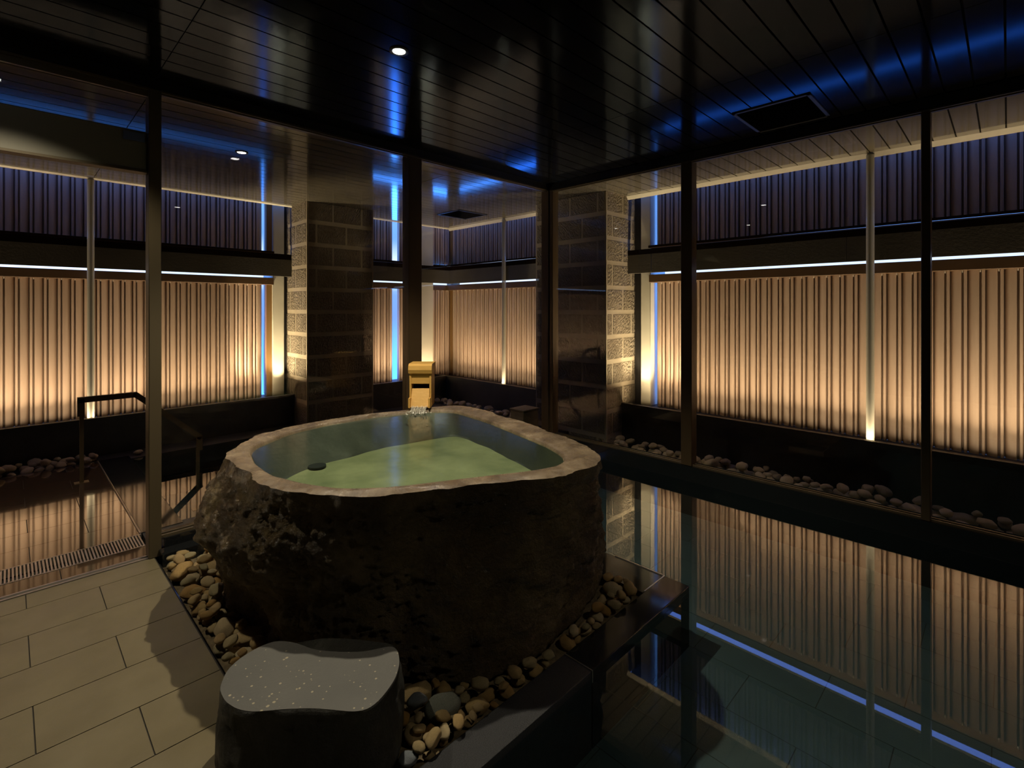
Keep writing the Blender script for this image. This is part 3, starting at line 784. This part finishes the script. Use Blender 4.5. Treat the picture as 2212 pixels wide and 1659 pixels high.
tag(ws, 'thin sheet of water falling from the wooden spout', 'water')

# ------------------------------------------------------------------ step stone
ST = [(0.502, 1.886), (0.547, 1.962), (0.597, 1.995), (0.668, 2.012), (0.726, 2.005), (0.764, 1.96), (0.79, 1.907), (0.803, 1.861), (0.839, 1.807), (0.891, 1.747), (0.94, 1.702), (0.984, 1.682), (1.033, 1.658), (1.028, 1.616), (0.995, 1.556), (0.945, 1.504), (0.894, 1.475), (0.852, 1.456), (0.806, 1.449), (0.772, 1.476), (0.728, 1.533), (0.684, 1.586), (0.624, 1.641), (0.549, 1.70), (0.517, 1.746), (0.499, 1.812)]
cx, cy = 0.76, 1.73
ss = empty('step_stone', (cx, cy, 0)); tag(ss, 'flat grey speckled step stone in front of the tub', 'step stone')
def dense(poly, step=0.012):
    out = []
    n = len(poly)
    for i in range(n):
        a, b = Vector(poly[i]), Vector(poly[(i + 1) % n]); m = max(1, int((b - a).length / step))
        for k in range(m): out.append(a.lerp(b, k / m))
    return out
D = dense(ST)
for _ in range(4): D = [(D[i - 1] + 2 * D[i] + D[(i + 1) % len(D)]) / 4 for i in range(len(D))]
D = [Vector((p.x - cx, p.y - cy)) for p in D]
def off_tub(x, y, m=0.05):
    a, b = x + cx - TC[0], y + cy - TC[1]; dd = math.hypot(a, b)
    need = RB[int(round((math.atan2(b, a) % (2 * PI)) / (2 * PI) * NS)) % NS] * 1.03 + m
    k_ = max(1, need / dd)
    return a * k_ + TC[0] - cx, b * k_ + TC[1] - cy
bm = bmesh.new(); V = []
for z, f in ((0.0, 1.03), (0.04, 1.06), (0.10, 1.055), (0.16, 1.04), (0.21, 1.025), (0.25, 1.015), (0.268, 1.008), (0.279, 1.0)):
    row = []
    for p in D:
        q = Vector((p.x * f, p.y * f, z)); am = 0.016 if 0 < z < 0.27 else 0.004
        dd = am * fbm(q * 9) ; ln = math.hypot(q.x, q.y)
        row.append(bm.verts.new((*off_tub(q.x * (1 + dd / ln), q.y * (1 + dd / ln)), z)))
    V.append(row)
n = len(D)
for a, b in zip(V[:-1], V[1:]):
    for i in range(n):
        j = (i + 1) % n; bm.faces.new((a[i], a[j], b[j], b[i]))
bm.faces.new(V[0][::-1])
new_obj('rough_side', bm, M['step_side'], ss, smooth=True)
bm = bmesh.new()
tp = [bm.verts.new((v_[0], v_[1], 0.279)) for v_ in [(p.x, p.y) for p in D]]
f = bm.faces.new(tp); bmesh.ops.triangulate(bm, faces=[f], ngon_method='EAR_CLIP')
for a in (0.272,):
    lo = [bm.verts.new((p.x * 1.004, p.y * 1.004, a)) for p in D]
    for i in range(n):
        j = (i + 1) % n; bm.faces.new((tp[i], tp[j], lo[j], lo[i]))
new_obj('cut_top', bm, M['step'], ss)
# lower ledge at its back
LG = [(0.70, 1.99), (0.79, 2.0), (0.889, 1.945), (0.966, 1.862), (1.065, 1.72), (1.06, 1.66), (0.98, 1.65), (0.86, 1.72), (0.78, 1.87)]
DL = dense(LG)
for _ in range(5): DL = [(DL[i - 1] + 2 * DL[i] + DL[(i + 1) % len(DL)]) / 4 for i in range(len(DL))]
bm = bmesh.new(); prism(bm, [off_tub(p.x - cx, p.y - cy, 0.012) for p in DL], 0.0, 0.24)
new_obj('ledge', bm, M['step_side'], ss)

# ------------------------------------------------------------------ pebbles
def pebble_mesh(i):
    bm = bmesh.new(); bmesh.ops.create_icosphere(bm, subdivisions=3, radius=1)
    rnd = random.Random(100 + i)
    off = Vector((rnd.uniform(0, 50), rnd.uniform(0, 50), rnd.uniform(0, 50)))
    ax = (rnd.uniform(0.95, 1.25), rnd.uniform(0.74, 0.98), rnd.uniform(0.60, 0.82))
    planes = [(Vector((rnd.gauss(0, 1), rnd.gauss(0, 1), rnd.gauss(0, 1))).normalized(), rnd.uniform(0.72, 0.95)) for _ in range(9 if i % 2 else 5)]
    for v_ in bm.verts:
        p = v_.co.copy()
        r = 1 + 0.20 * noise.noise(p * 1.4 + off) + 0.08 * noise.noise(p * 3.5 + off)
        p = p * r
        for nrm, dd in planes:
            e = p.dot(nrm) - dd
            if e > 0: p = p - nrm * e * 0.85
        v_.co = Vector((p.x * ax[0], p.y * ax[1], p.z * ax[2]))
    me = bpy.data.meshes.new('pebble'); bm.to_mesh(me); bm.free()
    for p in me.polygons: p.use_smooth = True
    return me
PM = {}
def pmesh(i, mat):
    if (i, mat) not in PM:
        me = pebble_mesh(i); me.materials.append(M[mat]); PM[(i, mat)] = me
    return PM[(i, mat)]
def minz(me, rot, s_):
    Rm = rot.to_matrix()
    return min((Rm @ Vector(c.co)).z for c in list(me.vertices)[::7]) * s_
from mathutils import Euler
from mathutils.bvhtree import BVHTree
LOWV = {}
def low(me):
    if me.name not in LOWV:
        LOWV[me.name] = ([v_.co.copy() for v_ in me.vertices], [tuple(p.vertices) for p in me.polygons])
    return LOWV[me.name]
def tree(me, loc, rot, r):
    vs, fs = low(me); Rm = rot.to_matrix() * r
    return BVHTree.FromPolygons([Rm @ v_ + loc for v_ in vs], fs)
SOLID = []       # big neighbours a pebble must not cut into
placed = []
def put_pebble(x, y, zb, r, mat, label, group, name=None, rot=None, shape=None, zmax=None):
    me = pmesh(random.randrange(8) if shape is None else shape, mat)
    e = rot or Euler((random.uniform(-0.3, 0.3), random.uniform(-0.3, 0.3), random.uniform(0, 2 * PI)))
    z = zb - minz(me, e, r)
    zmax = z if zmax is None else z + zmax
    near = [t for (a, b_, c, t) in placed if (a - x) ** 2 + (b_ - y) ** 2 < (1.35 * (c + r)) ** 2]
    while True:
        t = tree(me, Vector((x, y, z)), e, r)
        if not any(t.overlap(q) for q in SOLID):
            if not any(t.overlap(q) for q in near): break
        z += 0.007
        if z > zmax: return None
    o = link(bpy.data.objects.new(name or ('garden_stone' if mat == 'pebble_out' else 'pebble'), me))
    o.rotation_euler = e; o.scale = (r, r, r); o.location = (x, y, z)
    placed.append((x, y, r, t))
    tag(o, label, 'garden stone' if mat == 'pebble_out' else 'pebble', group); return o

def inside(poly, x, y):
    c = False; n = len(poly); j = n - 1
    for i in range(n):
        xi, yi = poly[i]; xj, yj = poly[j]
        if (yi > y) != (yj > y) and x < (xj - xi) * (y - yi) / (yj - yi) + xi: c = not c
        j = i
    return c
def base_r(t): 
    return RB[int(round((t % (2 * PI)) / (2 * PI) * NS)) % NS]
def scatter(region, n, rmin, rmax, zf, mat, label, group, tries=6000, zmax=0.0):
    cnt = 0
    for _ in range(tries):
        if cnt >= n: break
        x, y = random.uniform(region[0], region[1]), random.uniform(region[2], region[3])
        r = rmin + (rmax - rmin) * random.random() ** 1.4
        if len(region) > 4 and not region[4](x, y, r): continue
        if put_pebble(x, y, zf(x, y, r), r, mat, label, group, zmax=zmax): cnt += 1
    return cnt
def bed_ok(x, y, r):
    if x - r * 0.6 < 0.668 or y - r * 0.6 < 1.424: return False
    if x + r * 0.6 > 2.452 or y + r > 3.67: return False
    t = math.atan2(y - TC[1], x - TC[0]); dist = math.hypot(x - TC[0], y - TC[1])
    if dist < base_r(t) * 0.97: return False
    q = (x, y)
    for p in D:
        if (p.x * 1.05 + cx - x) ** 2 + (p.y * 1.05 + cy - y) ** 2 < (r * 0.75) ** 2: return False
    if inside([(p.x * 1.05 + cx, p.y * 1.05 + cy) for p in D], x, y): return False
    if inside([(p.x, p.y) for p in DL], x, y): return False
    return True
bpy.context.view_layer.update()
for o_ in (rock,) + tuple(c_ for c_ in ss.children) + tuple(bpy.data.objects[n_] for n_ in ('trim_1', 'trim_2', 'trim_3', 'trim_4', 'floor')):
    mw = o_.matrix_world
    SOLID.append(BVHTree.FromPolygons([mw @ v_.co for v_ in o_.data.vertices], [tuple(p.vertices) for p in o_.data.polygons]))
# standout stones in the bed first
def standout(x, y, r, mat, label, zb=-0.034, shape=None):
    put_pebble(x, y, zb, r, mat, label, 'pebbles in the bed around the tub', shape=shape, zmax=0.12)
standout(1.19, 1.56, 0.062, 'pebble_grey', 'large rounded grey-green cobble right of the step stone', -0.034, 2)
standout(1.11, 1.625, 0.036, 'pebble_blue', 'blue-grey pointed pebble between step stone and tub', -0.034, 1)
standout(1.10, 1.505, 0.038, 'pebble_orange', 'orange-brown stone below the grey cobble', -0.034, 3)
standout(0.98, 1.48, 0.034, 'pebble_blue', 'pale blue-grey pebble against the step stone near the kerb', -0.034, 4)
standout(0.722, 3.44, 0.066, 'pebble', 'biggest pale pebble at the top end of the left pebble strip', -0.034, 0)
standout(2.36, 1.56, 0.055, 'pebble', 'rounded brown stone in the right corner of the pebble bed', -0.034, 6)
LBL_L = 'tan pebble in the strip between floor tiles and tub'
LBL_F = 'tan pebble in the strip between tub and granite kerb'
zf = lambda x, y, r: -0.034
GL, GF = 'pebbles in the left strip beside the tub', 'pebbles in the front strip beside the tub'
scatter((0.66, 1.05, 1.9, 3.67, bed_ok), 62, 0.034, 0.066, zf, 'pebble', LBL_L, GL, 2500, 0.0)
scatter((1.0, 2.452, 1.42, 2.2, bed_ok), 62, 0.032, 0.056, zf, 'pebble', LBL_F, GF, 1800, 0.0)
scatter((0.66, 1.05, 1.9, 3.67, bed_ok), 85, 0.020, 0.045, zf, 'pebble', LBL_L, GL, 2200, 0.065)
scatter((1.0, 2.452, 1.42, 2.2, bed_ok), 62, 0.018, 0.040, zf, 'pebble', LBL_F, GF, 1800, 0.05)
# outside strips
SOLID = []; placed = []
put = lambda x, y, r, l: put_pebble(x, y, -0.165, r, 'pebble_out', l, 'pebbles along the right screen', shape=2)
put(5.14, 0.55, 0.105, 'largest pale boulder of the stone strip, left of the right-hand mullion')
put(5.18, 1.27, 0.075, 'rounded pale stone standing up from the strip under the right screen')
put(5.18, 1.62, 0.072, 'second rounded pale stone along the right strip towards the pillar')
LR = 'pale garden pebble in the strip under the right slat screen'
scatter((4.90, 5.24, -0.35, 3.30), 90, 0.045, 0.075, lambda x, y, r: -0.125, 'pebble_out', LR, 'pebbles along the right screen', 2500, 0.0)
scatter((4.98, 5.25, -0.35, 3.30), 80, 0.035, 0.060, lambda x, y, r: -0.125, 'pebble_out', LR, 'pebbles along the right screen', 2000, 0.11)
placed = []
scatter((-0.4, 0.63, 6.63, 6.79), 40, 0.032, 0.055, lambda x, y, r: -0.03, 'pebble_out', 'garden pebble along the plinth left of the handrail', 'pebbles along the left plinth', 1500, 0.05)
put_pebble(0.99, 6.62, -0.01, 0.04, 'pebble_out', 'single pale pebble on the black paving right of the handrail post', 'pebbles along the left plinth')
placed = []
scatter((4.95, 5.22, 4.75, 6.76), 40, 0.03, 0.06, lambda x, y, r: -0.01, 'pebble_out', 'garden pebble at the foot of the plinth in the far corner', 'pebbles in the far corner', 1500, 0.04)

# ------------------------------------------------------------------ lamps
def downlight(x, y, z, energy, label, ang=110, blend=0.4, col=(1.0, 0.87, 0.64)):
    r = empty('downlight', (x, y, z)); tag(r, label, 'ceiling lamp', 'recessed downlights')
    bm = bmesh.new(); n = 32
    prof = [(0.052, 0.0), (0.052, -0.006), (0.040, -0.007), (0.034, -0.002)]
    P = [[bm.verts.new((a * math.cos(2 * PI * i / n), a * math.sin(2 * PI * i / n), b)) for i in range(n)] for a, b in prof]
    for a, b in zip(P[:-1], P[1:]):
        for i in range(n):
            j = (i + 1) % n; bm.faces.new((a[i], a[j], b[j], b[i]))
    new_obj('trim_ring', bm, M['lampring'], r, smooth=True)
    bm = bmesh.new(); cyl(bm, (0, 0, -0.004), (0, 0, -0.001), 0.034, n=n); new_obj('lens', bm, M['lens'], r)
    L = bpy.data.lights.new('downlight_beam', 'SPOT'); L.energy = energy; L.color = col; L.spot_size = math.radians(ang); L.spot_blend = blend; L.shadow_soft_size = 0.02
    o = link(bpy.data.objects.new('beam', L)); o.location = (0, 0, -0.012); o.parent = r
    return r
downlight(1.535, 2.407, ZC, 185, 'bright downlight in the ceiling above the stone tub')
downlight(-0.06, 3.18, ZC, 82, 'downlight in the ceiling above the doorway tiles, out of the frame')
downlight(1.7, -0.7, ZC, 34, 'unseen fill downlight added in the ceiling behind the camera')  # unseen fill lamp, added to lift the tub front and pebbles
downlight(1.468, 4.842, ZS, 2.5, 'downlight in the terrace eaves beyond the left glass')

def led(name, x0, x1, y, z, along, label):
    L_ = x1 - x0
    r = empty(name, ((x0 + x1) / 2, y, z) if along == 'x' else (y, (x0 + x1) / 2, z), 0 if along == 'x' else -PI / 2)
    tag(r, label, 'light strip', 'uplight strips behind the plinth lip')
    new_obj('profile', B((-L_ / 2, L_ / 2, -0.014, 0.014, -0.006, 0.0)), M['led'], r)
    for en, tilt, spread in ((6.6, 9, 96), (3.0, 0, 175)):
        A = bpy.data.lights.new('uplight', 'AREA'); A.shape = 'RECTANGLE'; A.size = L_; A.size_y = 0.012; A.energy = en * L_
        A.color = (1.0, 0.75, 0.47); A.spread = math.radians(spread)
        o = link(bpy.data.objects.new('uplight', A)); o.parent = r; o.location = (0, -0.007 if spread < 120 else 0.007, 0.003)
        o.rotation_euler = (PI - math.radians(tilt), 0, 0)     # shines up, leaning towards the boards
    return r
led('led_strip', XMIN + 0.05, 2.49, 6.915, ZP + 0.008, 'x', 'hidden warm light strip under the left slat screen')
led('led_strip', 3.75, 5.25, 6.915, ZP + 0.008, 'x', 'hidden warm light strip left of the far corner')
led('led_strip', 4.55, 6.90, 5.375, ZP + 0.008, 'y', 'hidden warm light strip right of the far corner')
led('led_strip', YMIN + 0.05, 3.30, 5.375, ZP + 0.008, 'y', 'hidden warm light strip under the right slat screen')

def spot_up(x, y, energy, label, aim=None, ang=150):
    r = empty('garden_uplight', (x, y, ZP)); tag(r, label, 'spotlight', 'small uplights behind the plinth lip')
    bm = bmesh.new(); cyl(bm, (0, 0, 0), (0, 0, 0.02), 0.022, n=20); new_obj('housing', bm, M['led'], r)
    L = bpy.data.lights.new('uplight_beam', 'SPOT'); L.energy = energy; L.color = (1.0, 0.80, 0.52); L.spot_size = math.radians(ang); L.spot_blend = 0.6; L.shadow_soft_size = 0.02
    o = link(bpy.data.objects.new('uplight_beam', L)); o.parent = r; o.location = (0, 0, 0.024); o.rotation_euler = (Vector(aim) - Vector((x, y, ZP + 0.02))).to_track_quat('-Z', 'Y').to_euler() if aim else (PI, 0, 0)
spot_up(1.85, 6.93, 280, 'warm uplight aimed at the side of the left block pillar', (2.74, 6.68, 1.5), 80)
spot_up(5.39, 2.50, 150, 'warm uplight aimed at the side of the right block pillar', (5.22, 3.37, 1.5), 80)
spot_up(2.60, 6.92, 70, 'small warm uplight at the foot of the left concrete column', (2.62, 7.12, 1.9), 60)
spot_up(5.385, 3.20, 70, 'small warm uplight at the foot of the right concrete column', (5.60, 3.20, 1.9), 60)
spot_up(5.05, 6.92, 6, 'small warm uplight at the foot of the corner concrete column')

# ------------------------------------------------------------------ dusk sky
w = bpy.data.worlds.new('dusk'); S.world = w; w.use_nodes = True
nt = w.node_tree; nt.nodes.clear()
out = nt.nodes.new('ShaderNodeOutputWorld'); bg = nt.nodes.new('ShaderNodeBackground')
tc = nt.nodes.new('ShaderNodeTexCoord'); sx = nt.nodes.new('ShaderNodeSeparateXYZ')
mr = nt.nodes.new('ShaderNodeMapRange'); mr.inputs['From Min'].default_value = -1; mr.inputs['From Max'].default_value = 1
cr = nt.nodes.new('ShaderNodeValToRGB')
el = cr.color_ramp.elements
for _ in range(7): el.new(0.5)
for e, (p, c) in zip(el, [(0.0, (0.10, 0.55, 2.2)), (0.44, (0.10, 0.50, 2.0)), (0.49, (0.10, 0.20, 0.50)), (0.515, (0.11, 0.22, 0.55)), (0.524, (0.42, 0.52, 0.70)), (0.546, (0.40, 0.50, 0.70)), (0.565, (0.09, 0.22, 0.60)), (0.66, (0.17, 0.35, 1.15)), (1.0, (0.22, 0.34, 1.25))]):
    e.position = p; e.color = (*c, 1)
bg.inputs[1].default_value = 2.5
nt.links.new(tc.outputs['Generated'], sx.inputs[0]); nt.links.new(sx.outputs['Z'], mr.inputs['Value']); nt.links.new(mr.outputs[0], cr.inputs[0])
# added glow below the horizon beyond the far corner, for the blue eaves reflection
nrm = nt.nodes.new('ShaderNodeVectorMath'); nrm.operation = 'NORMALIZE'
fl_ = nt.nodes.new('ShaderNodeVectorMath'); fl_.operation = 'MULTIPLY'; fl_.inputs[1].default_value = (1, 1, 0)
dt = nt.nodes.new('ShaderNodeVectorMath'); dt.operation = 'DOT_PRODUCT'; dt.inputs[1].default_value = (math.cos(math.radians(50)), math.sin(math.radians(50)), 0)
mg = nt.nodes.new('ShaderNodeMapRange'); mg.interpolation_type = 'SMOOTHSTEP'
mg.inputs['From Min'].default_value = 0.955; mg.inputs['From Max'].default_value = 0.99; mg.inputs['To Min'].default_value = 0.0; mg.inputs['To Max'].default_value = 9.0
nt.links.new(tc.outputs['Generated'], fl_.inputs[0]); nt.links.new(fl_.outputs[0], nrm.inputs[0]); nt.links.new(nrm.outputs[0], dt.inputs[0]); nt.links.new(dt.outputs['Value'], mg.inputs['Value'])
lo = nt.nodes.new('ShaderNodeMapRange'); lo.inputs['From Min'].default_value = -0.14; lo.inputs['From Max'].default_value = -0.20
pr_ = nt.nodes.new('ShaderNodeMath'); pr_.operation = 'MULTIPLY'
ad = nt.nodes.new('ShaderNodeMath'); ad.operation = 'ADD'; ad.inputs[1].default_value = 2.5
nt.links.new(sx.outputs['Z'], lo.inputs['Value']); nt.links.new(mg.outputs[0], pr_.inputs[0]); nt.links.new(lo.outputs[0], pr_.inputs[1])
nt.links.new(pr_.outputs[0], ad.inputs[0]); nt.links.new(ad.outputs[0], bg.inputs[1])
nt.links.new(cr.outputs[0], bg.inputs[0]); nt.links.new(bg.outputs[0], out.inputs[0])

# ------------------------------------------------------------------ camera
cam = bpy.data.cameras.new('camera'); cam.sensor_width = 36; cam.lens = 1081.1 / 2212 * 36
cam.shift_y = -(829.5 - 665.14) / 2212; cam.clip_start = 0.05
co = link(bpy.data.objects.new('camera', cam)); co.location = (0, 0, 1.56)
co.rotation_euler = (PI / 2, 0, math.radians(44.752 - 90))
S.camera = co

S.view_settings.view_transform = 'Standard'; S.view_settings.look = 'None'; S.view_settings.gamma = 1.0
S.view_settings.use_curve_mapping = False; S.view_settings.exposure = 0.0
S.display_settings.display_device = 'sRGB'
cy_ = S.cycles
cy_.use_denoising = True
cy_.max_bounces = 10; cy_.diffuse_bounces = 3; cy_.glossy_bounces = 5; cy_.transparent_max_bounces = 16
cy_.sample_clamp_indirect = 4.0; cy_.caustics_reflective = False; cy_.caustics_refractive = False
